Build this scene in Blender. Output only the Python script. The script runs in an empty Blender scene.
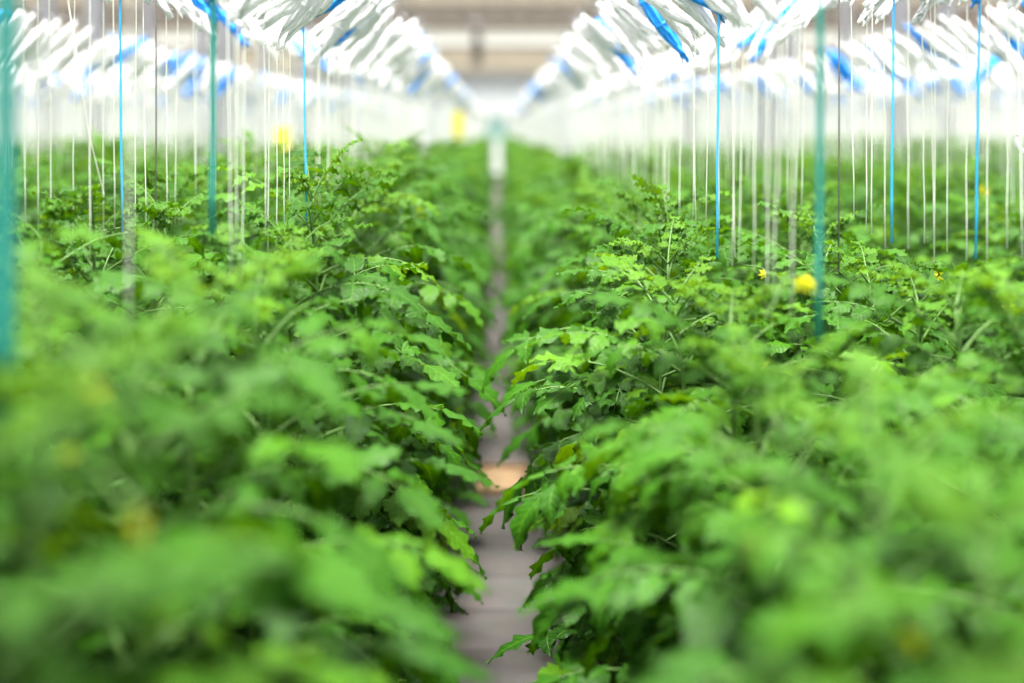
import bpy, math, random
import numpy as np
from mathutils import Vector, Matrix, Euler
R = random.Random(11)
PI = math.pi
SC = bpy.context.scene
COL = SC.collection

# ------------------------------------------------------------------ layout (metres)
EYE = 1.75                  # camera height
FPX = 1422.2                # 50 mm lens on 36 mm over 1024 px
VX, VY = 497.0, 132.0       # vanishing point in the photograph
PITCH = 1.40                # distance between two paths
LINE_A, LINE_B = 0.52, 0.88 # the two plant lines of a bed, measured from the path
END = 62.0                  # end wall
SIDE = 24.5                 # side walls
Z_LOW, Z_TOP = EYE + 0.27, EYE + 0.45

def px(X, D): return VX + FPX * X / D
def py(Z, D): return VY + FPX * (EYE - Z) / D
def wx(x, D): return (x - VX) / FPX * D
def wz(y, D): return EYE - (y - VY) / FPX * D

# ------------------------------------------------------------------ small helpers
def tag(o, label=None, cat=None, group=None, kind=None):
    if label: o['label'] = label
    if cat: o['category'] = cat
    if group: o['group'] = group
    if kind: o['kind'] = kind
    return o

class MB:
    """collects vertices and faces of one mesh"""
    def __init__(s): s.v = []; s.f = []; s.uv = []; s.t = []; s.smooth = True
    def add(s, vs, fs, uvs=None, tone=0.5):
        b = len(s.v); s.v.extend(vs); s.f.extend([tuple(i + b for i in f) for f in fs])
        s.uv.extend(uvs if uvs else [(0.5, 0.5)] * len(vs)); s.t.extend([tone] * len(vs))
    def box(s, x0, x1, y0, y1, z0, z1):
        v = [(x0,y0,z0),(x1,y0,z0),(x1,y1,z0),(x0,y1,z0),(x0,y0,z1),(x1,y0,z1),(x1,y1,z1),(x0,y1,z1)]
        s.add(v, [(3,2,1,0),(4,5,6,7),(0,1,5,4),(1,2,6,5),(2,3,7,6),(3,0,4,7)])
    def tube(s, pts, rad, n=6, closed=False, tone=0.5, cap=True):
        pts = [Vector(p) for p in pts]; m = len(pts)
        rads = rad if isinstance(rad, (list, tuple)) else [rad] * m
        vs = []; up = Vector((0.31, 0.17, 0.93)).normalized()
        for i, p in enumerate(pts):
            if closed: d = pts[(i + 1) % m] - pts[i - 1]
            else: d = pts[min(i + 1, m - 1)] - pts[max(i - 1, 0)]
            d = d.normalized() if d.length > 1e-9 else Vector((0, 0, 1))
            a = d.cross(up)
            a = a.normalized() if a.length > 0.05 else d.cross(Vector((1, 0, 0))).normalized()
            b = d.cross(a)
            for k in range(n):
                q = 2 * PI * k / n
                vs.append(tuple(p + (a * math.cos(q) + b * math.sin(q)) * rads[i]))
        fs = []
        for i in range(m if closed else m - 1):
            j = (i + 1) % m
            for k in range(n):
                l = (k + 1) % n
                fs.append((i * n + k, i * n + l, j * n + l, j * n + k))
        if not closed and cap:
            fs.append(tuple(range(n))[::-1]); fs.append(tuple((m - 1) * n + k for k in range(n)))
        s.add(vs, fs, None, tone)
    def mesh(s, name, mats):
        me = bpy.data.meshes.new(name)
        me.from_pydata(s.v, [], s.f)
        uvl = me.uv_layers.new(name='UVMap')
        li = np.zeros(len(me.loops), dtype=np.int32); me.loops.foreach_get('vertex_index', li)
        uvl.data.foreach_set('uv', np.array(s.uv, dtype=np.float32)[li].ravel())
        at = me.attributes.new('tone', 'FLOAT', 'POINT'); at.data.foreach_set('value', np.array(s.t, dtype=np.float32))
        me.polygons.foreach_set('use_smooth', [s.smooth] * len(me.polygons))
        for m in (mats if isinstance(mats, (list, tuple)) else [mats]): me.materials.append(m)
        me.update()
        return me
    def build(s, name, mats, parent=None, loc=None):
        return link(name, s.mesh(name, mats), parent, loc)

def link(name, me, parent=None, loc=None):
    o = bpy.data.objects.new(name, me); COL.objects.link(o)
    if parent: o.parent = parent
    if loc: o.location = loc
    return o

def empty(name, loc=(0, 0, 0)):
    o = bpy.data.objects.new(name, None); COL.objects.link(o); o.location = loc
    o.empty_display_size = 0.1
    return o

def bevel(o, w=0.004, n=2):
    m = o.modifiers.new('bevel', 'BEVEL'); m.width = w; m.segments = n; m.limit_method = 'ANGLE'
    return o

# ------------------------------------------------------------------ materials
def new_mat(name):
    m = bpy.data.materials.new(name); m.use_nodes = True
    nt = m.node_tree; nt.nodes.clear()
    out = nt.nodes.new('ShaderNodeOutputMaterial')
    return m, nt, out

def plain(name, col, rough=0.6, metal=0.0, var=0.12, scale=30.0, bump=0.0, spec=0.5):
    m, nt, out = new_mat(name)
    N, L = nt.nodes, nt.links
    b = N.new('ShaderNodeBsdfPrincipled')
    b.inputs['Roughness'].default_value = rough; b.inputs['Metallic'].default_value = metal
    b.inputs['Specular IOR Level'].default_value = spec
    tc = N.new('ShaderNodeTexCoord'); nz = N.new('ShaderNodeTexNoise')
    nz.inputs['Scale'].default_value = scale; nz.inputs['Detail'].default_value = 4
    L.new(tc.outputs['Object'], nz.inputs['Vector'])
    mx = N.new('ShaderNodeMix'); mx.data_type = 'RGBA'
    c = Vector(col)
    mx.inputs['A'].default_value = (*(c * (1 - var)), 1); mx.inputs['B'].default_value = (*(c * (1 + var)), 1)
    L.new(nz.outputs['Fac'], mx.inputs['Factor']); L.new(mx.outputs['Result'], b.inputs['Base Color'])
    if bump:
        bp = N.new('ShaderNodeBump'); bp.inputs['Strength'].default_value = bump; bp.inputs['Distance'].default_value = 0.01
        L.new(nz.outputs['Fac'], bp.inputs['Height']); L.new(bp.outputs['Normal'], b.inputs['Normal'])
    L.new(b.outputs['BSDF'], out.inputs['Surface'])
    return m

def translucent(name, col, trans=0.5, rough=0.6, var=0.06, scale=8.0):
    m, nt, out = new_mat(name)
    N, L = nt.nodes, nt.links
    b = N.new('ShaderNodeBsdfPrincipled'); b.inputs['Roughness'].default_value = rough
    t = N.new('ShaderNodeBsdfTranslucent'); ms = N.new('ShaderNodeMixShader'); ms.inputs['Fac'].default_value = trans
    tc = N.new('ShaderNodeTexCoord'); nz = N.new('ShaderNodeTexNoise'); nz.inputs['Scale'].default_value = scale
    L.new(tc.outputs['Object'], nz.inputs['Vector'])
    mx = N.new('ShaderNodeMix'); mx.data_type = 'RGBA'; c = Vector(col)
    mx.inputs['A'].default_value = (*(c * (1 - var)), 1); mx.inputs['B'].default_value = (*(c * (1 + var)), 1)
    L.new(nz.outputs['Fac'], mx.inputs['Factor'])
    L.new(mx.outputs['Result'], b.inputs['Base Color']); L.new(mx.outputs['Result'], t.inputs['Color'])
    L.new(b.outputs['BSDF'], ms.inputs[1]); L.new(t.outputs['BSDF'], ms.inputs[2]); L.new(ms.outputs['Shader'], out.inputs['Surface'])
    return m

def leaf_material():
    m, nt, out = new_mat('tomato_leaf')
    N, L = nt.nodes, nt.links
    def math_(op, a, b=None, clamp=False):
        n = N.new('ShaderNodeMath'); n.operation = op; n.use_clamp = clamp
        for i, v in enumerate((a, b)):
            if v is None: continue
            if isinstance(v, (int, float)): n.inputs[i].default_value = v
            else: L.new(v, n.inputs[i])
        return n.outputs[0]
    def mix(f, a, b):
        n = N.new('ShaderNodeMix'); n.data_type = 'RGBA'
        if isinstance(f, (int, float)): n.inputs['Factor'].default_value = f
        else: L.new(f, n.inputs['Factor'])
        for k, v in (('A', a), ('B', b)):
            if isinstance(v, tuple): n.inputs[k].default_value = (*v, 1)
            else: L.new(v, n.inputs[k])
        return n.outputs['Result']
    at = N.new('ShaderNodeAttribute'); at.attribute_name = 'tone'
    oi = N.new('ShaderNodeObjectInfo')
    cr = N.new('ShaderNodeValToRGB'); e = cr.color_ramp.elements
    e[0].position = 0.0; e[0].color = LEAF_DARK
    e[1].position = 0.55; e[1].color = LEAF_MID
    q = e.new(0.84); q.color = LEAF_LIGHT
    q = e.new(1.0); q.color = LEAF_YELLOW
    sh = math_('ADD', at.outputs['Fac'], math_('MULTIPLY', math_('SUBTRACT', oi.outputs['Random'], 0.5), 0.16))
    L.new(sh, cr.inputs['Fac'])
    uv = N.new('ShaderNodeUVMap'); sx = N.new('ShaderNodeSeparateXYZ'); L.new(uv.outputs['UV'], sx.inputs[0])
    au = math_('ABSOLUTE', math_('SUBTRACT', sx.outputs['X'], 0.5))          # 0 at midrib .. .5 at edge
    mid = math_('SUBTRACT', 1.0, math_('MULTIPLY', au, 22.0), True)
    ph = math_('SUBTRACT', math_('MULTIPLY', sx.outputs['Y'], 7.0), math_('MULTIPLY', au, 3.2))
    tri = math_('ABSOLUTE', math_('SUBTRACT', math_('FRACT', ph), 0.5))      # .5 on a side vein
    side = math_('MULTIPLY', math_('SUBTRACT', tri, 0.42, True), 9.0, True)
    vein = math_('MAXIMUM', mid, math_('MULTIPLY', side, 0.6))
    col = mix(math_('MULTIPLY', vein, 0.75), cr.outputs['Color'], LEAF_VEIN)
    tc = N.new('ShaderNodeTexCoord'); nz = N.new('ShaderNodeTexNoise'); nz.inputs['Scale'].default_value = 90
    L.new(tc.outputs['Object'], nz.inputs['Vector'])
    hv = N.new('ShaderNodeHueSaturation'); L.new(col, hv.inputs['Color'])
    L.new(math_('ADD', math_('MULTIPLY', nz.outputs['Fac'], 0.8), 0.60), hv.inputs['Value'])
    col = hv.outputs['Color']
    hgt = math_('SUBTRACT', math_('MULTIPLY', math_('SUBTRACT', 0.5, tri), 1.2), math_('MULTIPLY', mid, 0.5))
    hgt = math_('ADD', hgt, math_('MULTIPLY', nz.outputs['Fac'], 0.6))
    bp = N.new('ShaderNodeBump'); bp.inputs['Strength'].default_value = 0.5; bp.inputs['Distance'].default_value = 0.0028
    L.new(hgt, bp.inputs['Height'])
    b = N.new('ShaderNodeBsdfPrincipled'); b.inputs['Roughness'].default_value = 0.52
    b.inputs['Specular IOR Level'].default_value = LEAF_SPEC
    L.new(col, b.inputs['Base Color']); L.new(bp.outputs['Normal'], b.inputs['Normal'])
    t = N.new('ShaderNodeBsdfTranslucent')
    tcn = N.new('ShaderNodeMix'); tcn.data_type = 'RGBA'; tcn.blend_type = 'MULTIPLY'; tcn.inputs['Factor'].default_value = 1
    L.new(col, tcn.inputs['A']); tcn.inputs['B'].default_value = LEAF_TRANS
    L.new(tcn.outputs['Result'], t.inputs['Color'])
    ms = N.new('ShaderNodeMixShader'); ms.inputs['Fac'].default_value = 0.30
    L.new(b.outputs['BSDF'], ms.inputs[1]); L.new(t.outputs['BSDF'], ms.inputs[2]); L.new(ms.outputs['Shader'], out.inputs['Surface'])
    return m

LEAF_DARK = (0.004, 0.032, 0.0015, 1)
LEAF_MID = (0.027, 0.110, 0.0016, 1)
LEAF_LIGHT = (0.084, 0.205, 0.005, 1)
LEAF_YELLOW = (0.17, 0.31, 0.015, 1)
LEAF_VEIN = (0.075, 0.20, 0.012)
LEAF_TRANS = (2.1, 1.5, 0.25, 1)
LEAF_SPEC = 0.22

def paver_material():
    m, nt, out = new_mat('path_pavers')
    N, L = nt.nodes, nt.links
    tc = N.new('ShaderNodeTexCoord'); br = N.new('ShaderNodeTexBrick')
    br.inputs['Scale'].default_value = 1.0; br.inputs['Brick Width'].default_value = 1.6; br.inputs['Row Height'].default_value = 0.40; br.offset = 0.0
    br.inputs['Mortar Size'].default_value = 0.012; br.inputs['Mortar Smooth'].default_value = 0.4
    br.inputs['Color1'].default_value = (0.255, 0.20, 0.18, 1); br.inputs['Color2'].default_value = (0.34, 0.275, 0.25, 1)
    br.inputs['Mortar'].default_value = (0.15, 0.12, 0.115, 1)
    nz = N.new('ShaderNodeTexNoise'); nz.inputs['Scale'].default_value = 6; nz.inputs['Detail'].default_value = 6
    mp = N.new('ShaderNodeMapping'); mp.inputs['Location'].default_value = (0.8, 0, 0); L.new(tc.outputs['Object'], mp.inputs['Vector']); L.new(mp.outputs['Vector'], br.inputs['Vector']); L.new(tc.outputs['Object'], nz.inputs['Vector'])
    mx = N.new('ShaderNodeMix'); mx.data_type = 'RGBA'; mx.blend_type = 'MULTIPLY'; mx.inputs['Factor'].default_value = 0.55
    L.new(br.outputs['Color'], mx.inputs['A']); L.new(nz.outputs['Color'], mx.inputs['B'])
    hs = N.new('ShaderNodeHueSaturation'); hs.inputs['Value'].default_value = 0.34; hs.inputs['Saturation'].default_value = 0.5
    L.new(mx.outputs['Result'], hs.inputs['Color'])
    b = N.new('ShaderNodeBsdfPrincipled'); b.inputs['Roughness'].default_value = 0.8
    L.new(hs.outputs['Color'], b.inputs['Base Color'])
    bp = N.new('ShaderNodeBump'); bp.inputs['Strength'].default_value = 0.5; bp.inputs['Distance'].default_value = 0.01
    L.new(br.outputs['Fac'], bp.inputs['Height']); bp.invert = True
    L.new(bp.outputs['Normal'], b.inputs['Normal']); L.new(b.outputs['BSDF'], out.inputs['Surface'])
    return m

M_LEAF = leaf_material()
M_STEM = plain('stem_green', (0.075, 0.17, 0.025), 0.6, var=0.25, scale=40)
M_WHITE = translucent('white_twine', (0.93, 0.93, 0.94), 0.5, 0.8, 0.05, 60)
M_CREAM = translucent('cream_twine', (0.86, 0.87, 0.80), 0.4, 0.8, 0.05, 60)
M_BLUE = plain('blue_twine', (0.010, 0.28, 0.88), 0.6, var=0.15, scale=60, bump=0.3)
M_CYAN = plain('blue_string', (0.015, 0.42, 0.78), 0.6, var=0.1, scale=60)
M_TEAL = plain('teal_tape', (0.001, 0.19, 0.15), 0.55, var=0.15, scale=50)
M_DARKWIRE = plain('dark_wire', (0.16, 0.14, 0.13), 0.5, metal=0.4)
M_STEEL = plain('galvanised_steel', (0.27, 0.27, 0.30), 0.55, metal=0.2, var=0.15, scale=5)
M_SOIL = plain('dark_soil', (0.045, 0.033, 0.026), 0.95, var=0.5, scale=25, bump=0.8)
M_FLOOR = plain('earth_floor', (0.12, 0.095, 0.08), 0.9, var=0.3, scale=12, bump=0.5)
M_PAVER = paver_material()
M_WOOD = plain('tan_boards', (0.29, 0.245, 0.195), 0.7, var=0.18, scale=3)
M_TRUSS = plain('brown_truss', (0.11, 0.09, 0.085), 0.7, var=0.15, scale=4)
M_BEAM = plain('white_beam', (0.72, 0.71, 0.69), 0.6, var=0.05, scale=4)
M_WALL = translucent('white_glazing', (0.68, 0.69, 0.70), 0.5)
M_DOORWHITE = translucent('white_door_panel', (0.92, 0.92, 0.92), 0.5)
M_TEALGLASS = translucent('teal_glazing', (0.34, 0.52, 0.50), 0.35)
M_YELLOW = plain('yellow_card', (0.95, 0.80, 0.02), 0.45, var=0.05)
M_PETAL = translucent('yellow_petal', (0.82, 0.80, 0.03), 0.3)
M_CARD = plain('tan_cardboard', (0.33, 0.22, 0.12), 0.8, var=0.15, scale=15)

# ------------------------------------------------------------------ camera, light, colour
cam_d = bpy.data.cameras.new('camera'); cam = bpy.data.objects.new('camera', cam_d); COL.objects.link(cam)
cam.location = (0, 0, EYE); cam.rotation_euler = (PI / 2, 0, 0)
cam_d.lens = 50; cam_d.sensor_width = 36; cam_d.sensor_fit = 'HORIZONTAL'
cam_d.shift_x = (512 - VX) / 1024; cam_d.shift_y = -(341.5 - VY) / 1024
cam_d.dof.use_dof = True; cam_d.dof.focus_distance = 3.5; cam_d.dof.aperture_fstop = 1.0
cam_d.clip_start = 0.05; cam_d.clip_end = 300
SC.camera = cam

w = bpy.data.worlds.new('overcast_sky'); SC.world = w; w.use_nodes = True
nt = w.node_tree; nt.nodes.clear()
wo = nt.nodes.new('ShaderNodeOutputWorld'); bg = nt.nodes.new('ShaderNodeBackground')
tcw = nt.nodes.new('ShaderNodeTexCoord'); sep = nt.nodes.new('ShaderNodeSeparateXYZ'); rp = nt.nodes.new('ShaderNodeValToRGB')
nt.links.new(tcw.outputs['Generated'], sep.inputs[0]); nt.links.new(sep.outputs['Z'], rp.inputs['Fac'])
rp.color_ramp.elements[0].position = 0.0; rp.color_ramp.elements[0].color = (0.80, 0.84, 0.90, 1)
rp.color_ramp.elements[1].position = 0.9; rp.color_ramp.elements[1].color = (1.0, 0.99, 0.96, 1)
nt.links.new(rp.outputs['Color'], bg.inputs['Color']); bg.inputs['Strength'].default_value = 2.5
nt.links.new(bg.outputs['Background'], wo.inputs['Surface'])
sd = bpy.data.lights.new('hazy_sun', 'SUN'); sd.energy = 19.0; sd.angle = math.radians(24); sd.color = (1.0, 0.97, 0.90)
so = bpy.data.objects.new('hazy_sun', sd); COL.objects.link(so); so.rotation_euler = Euler((math.radians(9), math.radians(-3), 0))
so.location = (0, 0, 12)

vs = SC.view_settings
SC.display_settings.display_device = 'sRGB'
vs.view_transform = 'Standard'; vs.look = 'None'; vs.gamma = 1.0; vs.use_curve_mapping = False; vs.exposure = 0.28
SC.cycles.use_denoising = True
SC.cycles.max_bounces = 8; SC.cycles.diffuse_bounces = 4; SC.cycles.glossy_bounces = 2
SC.cycles.transmission_bounces = 6; SC.cycles.transparent_max_bounces = 4
SC.cycles.sample_clamp_indirect = 8

# ------------------------------------------------------------------ the house
def struct(name, mb, mat, smooth=False):
    mb.smooth = smooth
    return tag(mb.build(name, mat), kind='structure')

b = MB(); b.box(-SIDE, SIDE, -3, END, -0.3, -0.04); struct('floor', b, M_FLOOR)
N_BED = 17
for k in range(-N_BED, N_BED + 1):          # one paved path between every two beds
    if abs(k) > 3: continue
    b = MB(); b.box(k * PITCH - 0.30, k * PITCH + 0.30, -2.5, END - 0.1, -0.04, 0.0)
    o = b.build('path', M_PAVER); o['kind'] = 'structure'
    for p in o.data.polygons: p.use_smooth = False
for k in range(-N_BED, N_BED):
    b = MB(); c = (k + 0.5) * PITCH; n = 40
    vs_ = []; fs_ = []
    prof = [(-0.36, -0.04), (-0.30, 0.08), (-0.16, 0.13), (0, 0.11), (0.16, 0.13), (0.30, 0.08), (0.36, -0.04)]
    for i in range(n + 1):
        y = -2.5 + (END - 0.6 + 2.5) * i / n
        for (dx, z) in prof: vs_.append((c + dx + R.uniform(-.015, .015), y, z + (R.uniform(-.015, .015) if z > 0 else 0)))
    m = len(prof)
    for i in range(n):
        for j in range(m - 1): fs_.append((i * m + j, i * m + j + 1, (i + 1) * m + j + 1, (i + 1) * m + j))
    b.add(vs_, fs_); struct('planting_bed', b, M_SOIL, True)

def glazing(name, axis, at, lo, hi, z0, z1):
    b = MB()
    if axis == 'y': b.box(lo, hi, at, at + 0.04, z0, z1)
    else: b.box(at, at + 0.04, lo, hi, z0, z1)
    return struct(name, b, M_WALL)
CEIL = EYE + 2.62
b = MB()
b.box(-SIDE, -1.00, END, END + 0.04, 0, CEIL); b.box(1.00, SIDE, END, END + 0.04, 0, CEIL); b.box(-1.00, 1.00, END, END + 0.04, 2.50, CEIL)
struct('wall_end', b, M_WALL)
glazing('wall_left', 'x', -SIDE - 0.04, -3, END, 0, CEIL); glazing('wall_right', 'x', SIDE, -3, END, 0, CEIL)
# door in the end wall: white lower panel, teal glazing above
d = MB(); d.box(-1.00, -0.92, END - 0.03, END + 0.05, 0, 2.50); d.box(0.92, 1.00, END - 0.03, END + 0.05, 0, 2.50)
d.box(-0.92, 0.92, END - 0.03, END + 0.05, 2.42, 2.50); d.box(-0.92, 0.92, END - 0.03, END + 0.05, 1.36, 1.42)
d.smooth = False; door = d.build('door_1', M_BEAM); door['kind'] = 'structure'
d = MB(); d.smooth = False; d.box(-0.92, 0.92, END, END + 0.03, 0, 1.36); d.build('door_panel', M_DOORWHITE, door)
d = MB(); d.smooth = False; d.box(-0.92, 0.92, END, END + 0.03, 1.42, 2.42); d.build('door_glazing', M_TEALGLASS, door)
d = MB(); d.tube([(0.55, END - .03, .98), (0.55, END - .07, .98), (0.55, END - .07, 1.14), (0.55, END - .03, 1.14)], 0.011); d.build('door_handle', M_STEEL, door)

# roof: upright boards across the house, deeper trusses, pale gutter beams
b = MB(); y = -2.0
while y < END: b.box(-SIDE, SIDE, y, y + 0.035, CEIL - 0.02, CEIL + 0.20); y += 0.55
b.box(-SIDE, SIDE, -3, 0.4, CEIL + 0.20, CEIL + 0.23)      # unseen closed boarding, added over the near end to shade the foreground
struct('ceiling', b, M_WOOD)
for y in (-1, 4, 9, 14, 19, 24, 29.0, 32.6):
    b = MB(); b.box(-SIDE, SIDE, y, y + 0.10, CEIL - 0.26, CEIL - 0.14); b.box(-SIDE, SIDE, y, y + 0.10, CEIL - 0.05, CEIL)
    for i in range(int(SIDE * 2)):                      # truss webs
        x0 = -SIDE + i; x1 = x0 + 0.5
        for (xa, xb) in ((x0, x1), (x1, x0 + 1)):
            za, zb = (CEIL - 0.15, CEIL - 0.04) if xa == x0 else (CEIL - 0.04, CEIL - 0.15)
            b.tube([(xa, y + .05, za), (xb, y + .05, zb)], 0.02, 4)
    struct('roof_beam', b, M_TRUSS)
for y in (10.0, 36.0):
    b = MB(); b.box(-SIDE, SIDE, y, y + 0.30, CEIL - 0.42, CEIL - 0.06)
    struct('roof_beam', b, M_BEAM)
    b = MB(); b.box(-SIDE, SIDE, y - .02, y + 0.32, CEIL - 0.50, CEIL - 0.42); struct('roof_beam', b, M_TRUSS)
b = MB(); b.box(-SIDE, SIDE, END - 0.12, END - .01, CEIL - 0.55, CEIL - .02); struct('trim_1', b, M_STEEL)
b = MB(); Dp = 33.9                                         # hanging pipe seen above the path
t = empty('hanging_pipe', (wx(477, Dp), Dp, wz(66, Dp)))
tag(t, 'dark grey pipe hanging down from the roof over the path in front of pale beam', 'pipe')
H = CEIL - wz(66, Dp)
b.tube([(0, 0, 0.12), (0, 0, H)], 0.11, 10); b.build('pipe', M_TRUSS, t)
b = MB(); b.tube([(0, 0, 0), (0, 0, 0.05), (0, 0, 0.05), (0, 0, 0.14)], [0.10, 0.14, 0.15, 0.15], 12); b.build('end_cap', M_TRUSS, t)
b = MB(); b.tube([(0, 0, H - 0.06), (0, 0, H)], 0.19, 12); b.build('flange', M_STEEL, t)

# steel posts standing in the outer beds
ORD = ['first', 'second', 'third', 'fourth', 'fifth', 'sixth', 'seventh', 'eighth', 'ninth', 'tenth', 'eleventh', 'twelfth', 'thirteenth', 'fourteenth',
       'fifteenth', 'sixteenth', 'seventeenth', 'eighteenth', 'nineteenth']
def ordinal(n):                                            # 1 -> first
    if n <= 19: return ORD[n - 1]
    tens = {2: 'twent', 3: 'thirt', 4: 'fort', 5: 'fift', 6: 'sixt', 7: 'sevent', 8: 'eight', 9: 'ninet'}[n // 10]
    return tens + 'ieth' if n % 10 == 0 else tens + 'y-' + ORD[n % 10 - 1]
def bedname(k):
    side = 'right' if k >= 0 else 'left'
    n = k if k >= 0 else -k - 1
    return f'{side} bed' if n == 0 else f'{ordinal(n + 1)} {side} bed'

def make_post(x, y, label):
    t = empty('steel_post', (x, y, 0.08)); tag(t, label, 'post', 'steel posts between the plants')
    b = MB(); b.smooth = False
    for (x0, x1, y0, y1) in ((-.07, .07, -.06, -.045), (-.07, .07, .045, .06), (-.006, .006, -.045, .045)): b.box(x0, x1, y0, y1, 0.02, CEIL - 0.34)
    b.build('shaft', M_STEEL, t)
    b = MB(); b.smooth = False; b.box(-.12, .12, -.12, .12, 0, 0.02); b.build('base_plate', M_STEEL, t)
for k in (-4, -3, -2, 1, 2, 3):
    c = (k + 0.5) * PITCH; y0 = 11.0 + (1.4 if k in (-3, 2) else 0)
    n = 0
    for i in range(3):
        y = y0 + i * 4.5
        if 0 < px(c, y) < 1024:
            n += 1; make_post(c, y, f'{ordinal(n)} grey steel post from the camera in the {bedname(k)}')

# ------------------------------------------------------------------ tomato plants
def leaflet(mb, p, d, nrm, Lf, Wd, droop, fold, tone, rng, hi):
    """serrated, drooping, folded leaflet starting at p along d"""
    d = d.normalized(); s = d.cross(nrm); s = s.normalized() if s.length > .05 else d.cross(Vector((1, .2, .1))).normalized()
    u = s.cross(d).normalized()
    n = 9 if hi else 4
    side = (-1, -.55, 0, .55, 1) if hi else (-1, 0, 1)
    vs_ = []; uvs = []
    twist = rng.uniform(-.35, .35)
    ca = d.copy(); pos = p.copy(); prev = 0
    curl = rng.uniform(.1, .5)
    for i in range(n + 1):
        t = i / n
        ang = droop * (t - prev); prev = t
        if i:
            ca = (ca * math.cos(ang) - u * math.sin(ang)).normalized(); u = s.cross(ca).normalized()
            pos = pos + ca * (Lf / n)
        wprof = math.sin(PI * min(1, t ** 0.72 * .985 + .012)) ** 0.85
        if t > .97: wprof = 0.02
        for k in side:
            wv = wprof * Wd * .5 * k; back = 0
            if abs(k) == 1 and 0 < i < n and hi:
                wv *= 1.08 if i % 2 else 0.92
                back = (0.035 if i % 2 else -0.02) * Lf
            x = wv; tw = twist * t
            z = abs(x) * fold - (abs(k) ** 2) * wprof * Wd * curl * .30
            z += (0.006 * math.sin(i * 2.1 + k * 2)) if hi and abs(k) == 1 else 0
            q = pos + s * (x * math.cos(tw)) + u * (z + x * math.sin(tw)) + ca * back
            vs_.append(tuple(q)); uvs.append((0.5 + .5 * k, t))
    m = len(side); fs_ = []
    for i in range(n):
        for j in range(m - 1): fs_.append((i * m + j, i * m + j + 1, (i + 1) * m + j + 1, (i + 1) * m + j))
    mb.add(vs_, fs_, uvs, tone)

def compound_leaf(fol, stm, base, az, elev, Lf, sag, tone, rng, hi):
    n = 8; pts = [Vector(base)]; e = elev; a = az; dirs = []
    for i in range(n):
        d = Vector((math.cos(a) * math.cos(e), math.sin(a) * math.cos(e), math.sin(e)))
        dirs.append(d); pts.append(pts[-1] + d * (Lf / n)); e -= sag / n * (0.5 + i / n); a += rng.uniform(-.06, .06)
    dirs.append(dirs[-1])
    r0 = 0.0022 + 0.006 * Lf
    stm.tube(pts, [r0 * (1 - .75 * i / n) for i in range(n + 1)], 5 if hi else 3, tone=.5, cap=False)
    def at(t):
        f = min(t * n, n - 1e-4); i = int(f); return pts[i].lerp(pts[i + 1], f - i), dirs[i]
    up = Vector((0, 0, 1))
    sets = [(.28, .21), (.48, .26), (.68, .28), (.87, .25)] if hi else [(.36, .30), (.62, .38), (.86, .34)]
    for (t, sz) in sets:
        for sgn in (-1, 1):
            p, d = at(min(.98, t + rng.uniform(-.03, .03)))
            lat = d.cross(up); lat = lat.normalized() if lat.length > .1 else Vector((1, 0, 0))
            nr = lat.cross(d).normalized()
            ang = rng.uniform(.75, 1.25)
            dd = d * math.cos(ang) + lat * sgn * math.sin(ang) + nr * rng.uniform(-.35, .40)
            nn = (nr + lat * sgn * rng.uniform(-.6, .2) + Vector((rng.uniform(-.5, .5), rng.uniform(-.5, .5), .4))).normalized()
            ll = Lf * sz * rng.uniform(.85, 1.15)
            pst = p + dd.normalized() * ll * .10
            if hi: stm.tube([p, pst], r0 * .4, 3, cap=False)
            leaflet(fol, pst, dd, nn, ll, ll * rng.uniform(.50, .68), rng.uniform(.3, 1.5), rng.uniform(.05, .35), tone + rng.uniform(-.06, .06), rng, hi)
    if hi:                                               # small leaflets between the pairs
        for t in (.38, .58, .78):
            for sgn in (-1, 1):
                if rng.random() < .3: continue
                p, d = at(t); lat = d.cross(up); lat = lat.normalized() if lat.length > .1 else Vector((1, 0, 0))
                ll = Lf * rng.uniform(.08, .14)
                leaflet(fol, p, d * .5 + lat * sgn, up, ll, ll * .6, .5, .2, tone + rng.uniform(-.05, .08), rng, False)
    p, d = at(.999)
    ll = Lf * rng.uniform(.30, .38)
    leaflet(fol, p, d + up * .05, d.cross(up).cross(d) * -1 if d.cross(up).length < .1 else d.cross(up).normalized().cross(d), ll, ll * rng.uniform(.60, .74), rng.uniform(.3, 1.0), rng.uniform(.05, .3), tone, rng, hi)

PLANT_H = 1.50
def plant_meshes(seed, hi):
    rng = random.Random(seed); fol, stm = MB(), MB()
    H = PLANT_H - .13
    n = 30; lean = rng.uniform(0, 6.28)
    def stem_pt(z):
        return Vector((.018 * math.sin(z * 5 + lean), .018 * math.cos(z * 4.3 + lean * 2), z))
    stm.tube([stem_pt(H * i / n) for i in range(n + 1)], [.0085 * (1 - .55 * i / n) for i in range(n + 1)], 7 if hi else 4)
    z = .08; az = rng.uniform(0, 6.28)
    while z < H - .01:
        f = z / H
        az += 2.399 + rng.uniform(-.35, .35)
        grow = min(1, (1 - f) / .22)                    # young leaves near the tip are short and upright
        Lf = (.14 + .20 * grow ** .8) * rng.uniform(.85, 1.15) * (.90 + .20 * min(1, max(0, (f - .15) / .5)))
        elev = rng.uniform(.25, .65) + .45 * (1 - grow)
        sag = rng.uniform(.8, 1.7) * (.5 + .5 * grow)
        tone = min(.78, max(.05, rng.gauss(.42, .14))) + (.16 * (1 - grow))
        if rng.random() < .005: tone = .90
        compound_leaf(fol, stm, stem_pt(z), az, elev, Lf, sag, tone, rng, hi)
        z += rng.uniform(.026, .038) if f < .85 else rng.uniform(.020, .03)
    for i in range(3):                                   # growing tip
        compound_leaf(fol, stm, stem_pt(H), az + i * 2.1, rng.uniform(.8, 1.2), rng.uniform(.12, .17), rng.uniform(.4, 1.2), .70, rng, hi)
    return fol, stm

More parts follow.
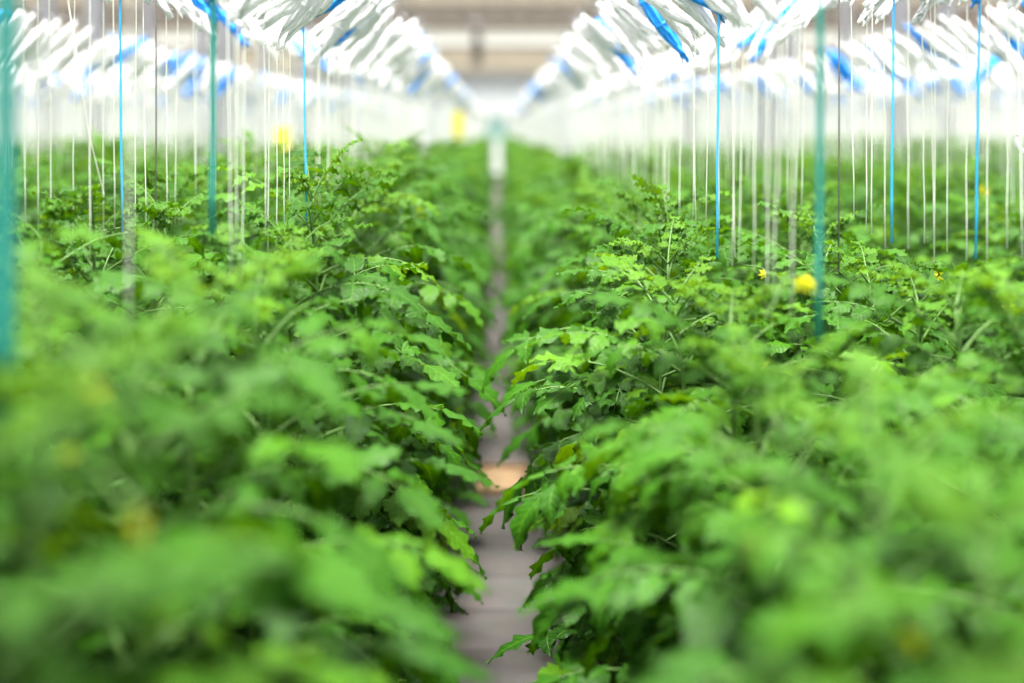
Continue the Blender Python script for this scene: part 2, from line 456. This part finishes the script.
def top_height(X, Y):
    def lerp(a, b, t): t = max(0, min(1, t)); return a + (b - a) * t
    if X < 0:
        h = 1.69 if X < -.7 else lerp(1.58, 1.71, (Y - 2) / 2)
        h = lerp(h, 1.60, (Y - 7) / 8)
    else:
        h = lerp(1.44, 1.56, (Y - 2.2) / 1.2)
        h = lerp(h, 1.61, (Y - 3.8) / 3.5)
    if abs(X) > 2.5: h = lerp(1.68, 1.60, (Y - 16) / 20)
    return h

NV = 8
HI = []
for i in range(NV):
    f_, s_ = plant_meshes(100 + i, True)
    HI.append((s_.mesh('stem', M_STEM), f_.mesh('foliage', M_LEAF)))

spots = []
for k in range(-N_BED, N_BED):
    for li, dx in enumerate((LINE_A - .06, LINE_B + .06)):
        X = k * PITCH + dx
        Y = 0.95 + R.uniform(0, .3)
        while Y < END - 0.9:
            pxx = px(X, Y)
            m = 0.9 * FPX / Y
            if -m < pxx < 1024 + m: spots.append((X + R.uniform(-.03, .03), Y + R.uniform(-.05, .05), k, li))
            Y += .37 if Y < 20 else .46
def inview(s): return -60 < px(s[0], s[1]) < 1084
near = sorted([s for s in spots if inview(s)], key=lambda s: s[1])[:300]
nearset = set(near)
far = [s for s in spots if s not in nearset]
def sidename(k, li): # the line of the bed on the central path's side, or the other
    path_side = (li == 0) if k >= 0 else (li == 1)
    return 'near-path row' if path_side else 'outer row'
counts = {}
PLANTS = []
for i, (X, Y, k, li) in enumerate(near):
    key = (k, li); counts[key] = counts.get(key, 0) + 1
    t = empty('tomato_plant', (X, Y, 0.10))
    s = (top_height(X, Y) - .10) / PLANT_H * R.uniform(.95, 1.04)
    t.scale = (1.0, 1.0, s); t.rotation_euler = (R.uniform(-.04, .04), R.uniform(-.04, .04), R.uniform(0, 6.28))
    tag(t, f'{ordinal(counts[key])} leafy green tomato plant from camera in the {sidename(k, li)} of {bedname(k)}', 'plant', 'tomato plants in rows')
    v = R.randrange(NV)
    link('stem', HI[v][0], t); link('foliage', HI[v][1], t)
    PLANTS.append(t)

def scatter(name, pts, sources, mat_label):
    """one object that carries a point cloud and spreads copies of the sources over it"""
    me = bpy.data.meshes.new(name)
    me.from_pydata([p[0] for p in pts], [], [])
    a = me.attributes.new('turn', 'FLOAT_VECTOR', 'POINT'); a.data.foreach_set('vector', np.array([p[1] for p in pts], dtype=np.float32).ravel())
    a = me.attributes.new('size', 'FLOAT_VECTOR', 'POINT'); a.data.foreach_set('vector', np.array([p[2] for p in pts], dtype=np.float32).ravel())
    a = me.attributes.new('which', 'INT', 'POINT'); a.data.foreach_set('value', np.array([p[3] for p in pts], dtype=np.int32))
    o = link(name, me)
    src = bpy.data.collections.new(name + '_sources')
    for i, m in enumerate(sources):
        q = bpy.data.objects.new(f'{name}_source_{i:02d}', m); src.objects.link(q)
    ng = bpy.data.node_groups.new(name, 'GeometryNodeTree')
    ng.interface.new_socket('Geometry', in_out='INPUT', socket_type='NodeSocketGeometry')
    ng.interface.new_socket('Geometry', in_out='OUTPUT', socket_type='NodeSocketGeometry')
    N, L = ng.nodes, ng.links
    gi, go = N.new('NodeGroupInput'), N.new('NodeGroupOutput')
    ci = N.new('GeometryNodeCollectionInfo'); ci.inputs['Collection'].default_value = src
    ci.inputs['Separate Children'].default_value = True; ci.inputs['Reset Children'].default_value = True
    ip = N.new('GeometryNodeInstanceOnPoints'); ip.inputs['Pick Instance'].default_value = True
    def attr(nm, ty):
        n = N.new('GeometryNodeInputNamedAttribute'); n.data_type = ty; n.inputs['Name'].default_value = nm
        return n.outputs['Attribute']
    e2r = N.new('FunctionNodeEulerToRotation'); L.new(attr('turn', 'FLOAT_VECTOR'), e2r.inputs[0])
    L.new(gi.outputs[0], ip.inputs['Points']); L.new(ci.outputs[0], ip.inputs['Instance'])
    L.new(attr('which', 'INT'), ip.inputs['Instance Index']); L.new(e2r.outputs[0], ip.inputs['Rotation'])
    L.new(attr('size', 'FLOAT_VECTOR'), ip.inputs['Scale']); L.new(ip.outputs[0], go.inputs[0])
    md = o.modifiers.new('spread', 'NODES'); md.node_group = ng
    return o

LOW = []
low_seeds = [(300 + i, False) for i in range(5)] + [(100, True), (104, True)]     # the last two stand close by, outside the frame
for sd_, hi_ in low_seeds:
    f_, s_ = plant_meshes(sd_, hi_)
    nF = len(f_.f); f_.add(s_.v, s_.f)
    me = f_.mesh('distant_plant', [M_LEAF, M_STEM])
    me.polygons.foreach_set('material_index', [0] * nF + [1] * (len(f_.f) - nF)); me.update()
    LOW.append(me)
pts = []
for (X, Y, k, li) in far:
    s = (top_height(X, Y) - .10) / PLANT_H * R.uniform(.95, 1.05)
    g = max(s, .97) * (.72 if Y > 20 and k in (-1, 0) else 1)
    pts.append(((X, Y, .10), (0, 0, R.uniform(0, 6.28)), (g, g, s), R.randrange(5) if Y > 6 else R.randrange(5, 7)))
o = scatter('distant_tomato_plants', pts, LOW, 'plants')
tag(o, 'blurred mass of distant green tomato plants filling the beds to the end wall', 'plants', kind='stuff')

# flower trusses: yellow stars on a green stalk, part of the plant they grow on
def petal_mesh(rng):
    b = MB(); vs_ = []; fs_ = []
    for i in range(6):
        a = 2 * PI * i / 6 + rng.uniform(-.1, .1)
        c, s = math.cos(a), math.sin(a); q = Vector((-s, c, 0))
        base = Vector((c * .004, s * .004, 0)); mid = Vector((c * .013, s * .013, .003)); tip = Vector((c * .024, s * .024, -.006))
        n = len(vs_); vs_ += [tuple(base - q * .003), tuple(base + q * .003), tuple(mid + q * .0055), tuple(tip), tuple(mid - q * .0055)]
        fs_.append((n, n + 1, n + 2, n + 3, n + 4))
    b.add(vs_, fs_)
    b.tube([(0, 0, -.004), (0, 0, .006), (0, 0, .016)], [.004, .005, .0015], 6)
    return b
PET = [petal_mesh(random.Random(5 + i)).mesh('blossom', M_PETAL) for i in range(2)]
def truss(x, y, D, n, size=1.0):
    P = Vector((wx(x, D), D, wz(y, D)))
    own = min(PLANTS, key=lambda t: (t.location.x - P.x) ** 2 + (t.location.y - P.y) ** 2)
    Mi = (Matrix.Translation(own.location) @ own.rotation_euler.to_matrix().to_4x4() @ Matrix.Diagonal((*own.scale, 1))).inverted()
    l = Mi @ P; st = Vector((0, 0, l.z - .04))
    b = MB(); b.tube([st, st.lerp(l, .5) + Vector((0, 0, .05)), l + Vector((0, 0, .015))], [.003, .0025, .0018], 5)
    ends = []
    for i in range(n):
        e = l + Vector((R.uniform(-.03, .03), R.uniform(-.03, .03), R.uniform(-.03, .03))) * size if i else l.copy()
        b.tube([l + Vector((0, 0, .015)), e], .0014, 4); ends.append(e)
    tr = b.build('flower_truss', M_STEM, own)
    for e in ends:
        f = link('blossom', PET[R.randrange(2)], tr, e)
        f.rotation_euler = (R.uniform(.8, 1.7), R.uniform(-.5, .5), R.uniform(-.6, .6)); f.scale = (size,) * 3
for a in ((97, 392, 1.3, 1, .7), (70, 455, 1.45, 1, .5), (138, 530, 1.2, 2, .5), (803, 284, 2.55, 3, .9), (1007, 309, 3.1, 1, .9), (84, 240, 3.6, 2, .7),
          (763, 274, 3.4, 1, .6), (764, 365, 2.9, 1, .7), (938, 275, 3.5, 1, .8), (986, 192, 5.5, 2, .9), (912, 640, 1.35, 1, .6)): truss(*a)

# ------------------------------------------------------------------ twine skeins on hooks with their strings
def skein(hi, tilt, rng):
    """twine wound lengthwise on a leaning wire hook: upper end at (0,0,0), lower end down and inward (+x)"""
    L_ = .255; ax = Vector((math.sin(tilt), 0, -math.cos(tilt)))
    sd = Vector((0, 1, 0)); nm = ax.cross(sd)
    b = MB()
    ns = 11 if hi else 4
    for i in range(ns):
        q = 2 * PI * i / ns; rr = rng.uniform(.006, .018)
        off = sd * math.cos(q) * rr + nm * math.sin(q) * rr
        a0, a1 = rng.uniform(.01, .05), L_ + rng.uniform(-.03, .035)
        pts_ = []
        m = 9 if hi else 4
        for j in range(m + 1):
            t = j / m
            bow = math.sin(PI * t)
            pts_.append(ax * (a0 + (a1 - a0) * t) + off * (.35 + .9 * bow) + Vector((0, 0, -.012 * bow * rng.random())))
        b.tube(pts_, (.0058 if hi else .011), 5 if hi else 4)
    if hi:
        for i in range(6):                               # loose loops at the lower end
            e = ax * (L_ - .02) ; s0 = rng.uniform(-.016, .016)
            d1 = (ax + sd * rng.uniform(-.9, .9) + Vector((rng.uniform(-.2, .6), 0, -.5))).normalized() * rng.uniform(.03, .06)
            loop = [e + sd * s0, e + sd * s0 + d1 * .6 + sd * .006, e + sd * s0 + d1, e + sd * (s0 - .01) + d1 * .6 - sd * .006, e + sd * (s0 - .012)]
            b.tube(loop, .0028, 4)
        for t in (.30, .62):                              # binding turns
            c = ax * L_ * t; ring = []
            for j in range(10):
                q = 2 * PI * j / 10; ring.append(c + sd * math.cos(q) * .021 + nm * math.sin(q) * .021)
            b.tube(ring, .0035, 4, closed=True)
    return b
def hook_mb(tilt):
    L_ = .255; ax = Vector((math.sin(tilt), 0, -math.cos(tilt)))
    b = MB()
    pts_ = [Vector((.016, 0, -.006)), Vector((.012, 0, .010)), Vector((0, 0, .016)), Vector((-.010, 0, .008)), Vector((-.004, 0, -.010)), ax * .05, ax * L_, ax * (L_ + .01) + Vector((.012, 0, .004))]
    b.tube(pts_, .0018, 5); return b
TILTS = [.62, .78, .92]
SK = {}
for i, tl in enumerate(TILTS):
    for v in range(2):
        for (cn, mt) in (('white', M_WHITE), ('blue', M_BLUE)):
            SK[(cn, i, v)] = skein(True, tl, random.Random(40 + i * 2 + v)).mesh('twine_skein', mt)
HK = [hook_mb(tl).mesh('hook', M_STEEL) for tl in TILTS]

def string_mb(x0, z0, x1, y1, z1, r, rng, tape=False):
    b = MB(); n = 6; p = []
    for i in range(n + 1):
        t = i / n; p.append((x0 + (x1 - x0) * t + (rng.uniform(-.0012, .0012) if 0 < i < n else 0), y1 * t, z0 + (z1 - z0) * t))
    if not tape: b.tube(p, r, 5)
    else:
        vs_ = []; fs_ = []
        for i, (x, y, z) in enumerate(p):
            a = .25 * math.sin(i * 1.7)
            for sx, sy in ((-r, -.0012), (r, -.0012), (r, .0012), (-r, .0012)):
                vs_.append((x + sx * math.cos(a) - sy * math.sin(a), y + sx * math.sin(a) + sy, z))
        for i in range(n):
            for k in range(4): fs_.append((i * 4 + k, i * 4 + (k + 1) % 4, i * 4 + 4 + (k + 1) % 4, i * 4 + 4 + k))
        fs_ += [(3, 2, 1, 0), tuple(n * 4 + k for k in range(4))]
        b.add(vs_, fs_)
    return b
STRING_R = .0014
def lift(k, li): return {(-1, 0): .09, (0, 1): .03}.get((k, li), 0)   # some wires hang higher than the others
ss = []        # (X, Y, direction of the path (-1/+1 towards which the upper end leans), colour, style)
def add_line(k, li, y0, y1, step):
    X = k * PITCH + (LINE_A if li == 0 else LINE_B); lean = -1 if li == 0 else 1
    Y = y0 + R.uniform(0, step)
    while Y < y1:
        if -80 < px(X, Y) < 1104: ss.append((X + R.uniform(-.02, .02), Y, lean, 'blue' if R.random() < (.20 if Y < 14 else .13) else 'white', None, k, li))
        Y += step * R.uniform(.75, 1.25)
for k in range(-N_BED, N_BED):
    for li in (0, 1):
        hand = (k in (0, -1))
        add_line(k, li, 4.0 if hand else 1.2, 22, .13)
        add_line(k, li, 22, END - 1, .20)
# strings of the two middle beds nearest the camera, where the photograph shows them
def hand(xs, X, colour, style=None):
    k = 0 if X > 0 else -1; li = 0 if abs(abs(X) - LINE_A) < .1 else 1
    if X < 0: li = 1 - li
    lean = -1 if li == 0 else 1
    for x in xs:
        D = X * FPX / (x - VX); XX = X
        if abs(X) > .7 and D < 3.0: D = 3.0 + (D - 2.4) * .5; XX = wx(x, D)
        ss.append((XX, D, lean, colour, style, k, li))
hand([692, 695.5, 709.6, 717, 732, 735, 744, 757, 768, 781, 797], LINE_A, 'white')
hand([719], LINE_A, 'blue', 'string'); hand([821], LINE_A, 'blue', 'tape')
hand([1017, 1009, 988, 967, 948, 935, 930, 922, 908, 884, 872, 867, 851], LINE_B, 'white')
hand([980, 894], LINE_B, 'blue', 'string')
hand([318, 327, 339, 290, 283, 277, 270, 264, 245, 238, 228, 130], -LINE_A, 'white')
hand([303], -LINE_A, 'blue', 'string'); hand([213], -LINE_A, 'blue', 'tape'); hand([9], -LINE_A, 'blue', 'tape')
hand([8, 23, 38, 49, 75, 90, 103, 113, 136, 143, 166, 178], -LINE_B, 'white'); hand([120], -LINE_B, 'blue', 'string')
ss.sort(key=lambda s: s[1])
vis = [s for s in ss if -4 < px(s[0], s[1]) < 1028][:300]
vset = set(vis); rest = [s for s in ss if s not in vset]
cnt = {}
rs = random.Random(77)
for (X, Y, lean, colour, style, k, li) in vis:
    ti = rs.randrange(3); tl = TILTS[ti] + 0; L_ = .255
    dx, dz = L_ * math.sin(tl), L_ * math.cos(tl)
    zt = Z_TOP + rs.uniform(-.02, .02) + lift(k, li)
    t = empty('hanging_twine', (X + lean * dx, Y, zt))
    if lean > 0: t.rotation_euler = (0, 0, PI)
    key = (k, li, colour); cnt[key] = cnt.get(key, 0) + 1
    what = {None: f'{colour} twine skein with string', 'string': 'blue twine skein with bright blue string', 'tape': 'blue twine skein with wide teal tape'}[style]
    tag(t, f'{ordinal(cnt[key])} {what} from camera in {sidename(k, li)} of {bedname(k)}', 'twine', 'twine skeins with strings hanging over the plants')
    link('hook', HK[ti], t)
    link('twine_skein', SK[(colour, ti, rs.randrange(2))], t)
    r = STRING_R; mt = M_CREAM
    if style == 'string': r, mt = .0028, M_CYAN
    if style == 'tape': r, mt = .0055, M_TEAL
    if style == 'tape' and Y < 2: r = .012
    zb = min(1.52, top_height(X, Y) - (.16 if X < 0 else .05)) + rs.uniform(-.05, .03)
    if style == 'tape': zb = 1.56 if Y > 2.5 else 1.42
    string_mb(dx, -dz, dx + rs.uniform(-.012, .012), rs.uniform(-.02, .02), zb - zt, r, rs, style == 'tape').build('string', mt, t)
srcs = []
for i, tl in enumerate(TILTS):
    for (cn, mt) in (('white', M_WHITE), ('blue', M_BLUE)):
        sk = skein(False, tl, random.Random(60 + i)); nf = len(sk.f)
        dx, dz = .255 * math.sin(tl), .255 * math.cos(tl)
        sk.tube([(dx - .05, .07, -dz + .03), (dx - .04, .075, -(dz + .64))], STRING_R * 2.1, 4, cap=False)
        sk.tube([(dx, 0, -dz), (dx + .004, .01, -(dz + .66))], STRING_R * 2.3, 4, cap=False)
        me = sk.mesh('distant_skein', [mt, M_WHITE])
        me.polygons.foreach_set('material_index', [0] * nf + [1] * (len(sk.f) - nf)); me.update(); srcs.append(me)
pts = []
for (X, Y, lean, colour, style, k, li) in rest:
    ti = rs.randrange(3)
    pts.append(((X + lean * .255 * math.sin(TILTS[ti]), Y, Z_TOP + rs.uniform(-.02, .02) + lift(k, li)), (0, 0, PI if lean > 0 else 0), (1, 1, 1), ti * 2 + (colour == 'blue' and Y < 30)))
o = scatter('distant_twine_skeins', pts, srcs, 'twine')
tag(o, 'white haze of distant twine skeins and strings hanging over the far rows', 'twine', kind='stuff')

# wires the hooks hang on, two to a bed, over the beds next to the path
for k in range(-2, 2):
    for li in (0, 1):
        X = k * PITCH + (LINE_A if li == 0 else LINE_B); lean = -1 if li == 0 else 1
        b = MB(); b.tube([(0, 0.2, 0), (0, 15, -.004), (0, 30, 0), (0, END - .05, 0)], .0022, 5)
        o = b.build('support_wire', M_STEEL, None, (X + lean * .18, 0, Z_TOP + .012 + lift(k, li)))
        tag(o, f'thin steel wire carrying the skeins over the {sidename(k, li)} of {bedname(k)}', 'wire', 'overhead support wires')
# dark hanger wires dropping from the roof
for (x, D, nm) in ((155, 3.72, 'left'), (838, 3.74, 'right')):
    b = MB(); b.tube([(0, 0, 1.02), (0.003, 0, 1.8), (0, 0, CEIL - .02)], .0022, 6); 
    b.tube([(-.02, 0, 1.02), (.02, 0, 1.02)], .003, 5)
    tag(b.build('hanger_wire', M_DARKWIRE, None, (wx(x, D), D, 0)), f'dark thin vertical wire between the white strings of the {nm} bed', 'wire', 'dark hanger wires')
# one string hangs askew
b = MB(); D = 3.2
b.tube([(wx(68, D), D, wz(0, D)), (wx(79, D), D, wz(70, D)), (wx(88, D), D, wz(130, D)), (wx(98, D), D + .05, wz(196, D))], STRING_R * 1.1, 6)
b.tube([(wx(66, D), D, Z_TOP + .02), (wx(68, D), D, wz(0, D))], STRING_R * 1.1, 6)
tag(b.build('slanted_string', M_CREAM), 'white string hanging askew across the upright strings of the left bed', 'string')
# white coil of twine at the edge
D = 3.2; P = Vector((wx(1027, D), D, wz(141, D))); t = empty('twine_coil', P)
tag(t, 'small white twine ring hanging among strings of the right bed', 'coil')
b = MB(); b.tube([(.023 * math.cos(a), .004 * math.sin(3 * a), .023 * math.sin(a)) for a in [2 * PI * i / 20 for i in range(20)]], .0045, 7, closed=True); b.build('ring', M_WHITE, t)
b = MB(); b.tube([(0, 0, .023), (0.004, 0, Z_TOP + .01 - P.z)], STRING_R, 5); b.build('string', M_CREAM, t)
# yellow sticky traps
def trap(x, y, D, wpx, hpx, label):
    P = Vector((wx(x, D), D, wz(y, D))); t = empty('hanging_sticky_trap', P); tag(t, label, 'insect trap', 'yellow sticky traps')
    w_, h_ = wpx / FPX * D / 2, hpx / FPX * D / 2
    b = MB(); b.smooth = False; b.box(-w_, w_, -.0015, .0015, -h_, h_); b.build('card', M_YELLOW, t)
    b = MB(); b.tube([(0, 0, h_ - .004), (0, 0, Z_TOP + .02 - P.z)], .0016, 5); b.build('string', M_CREAM, t)
    b = MB(); b.smooth = False; b.box(-.012, .012, -.006, .006, h_ - .02, h_ + .012); b.build('clip', M_STEEL, t)
trap(283, 138, 9.0, 14, 22, 'yellow sticky card hanging among strings above the left bed, the larger one')
trap(458, 125, 15.0, 10, 28, 'pale yellow sticky card hanging far back beside the central path')

# tan cardboard lying on the path
D = 7.1
t = empty('cardboard_tray', (wx(503, D), D, 0.0)); tag(t, 'tan cardboard tray lying on the grey paved path', 'tray')
b = MB(); b.smooth = False; b.box(-.13, .13, -.26, .26, 0, .008); b.build('base', M_CARD, t)
for (x0, x1, y0, y1) in ((-.13, .13, -.26, -.252), (-.13, .13, .252, .26), (-.13, -.122, -.252, .252), (.122, .13, -.252, .252)):
    b = MB(); b.smooth = False; b.box(x0, x1, y0, y1, .008, .035); b.build('side', M_CARD, t)
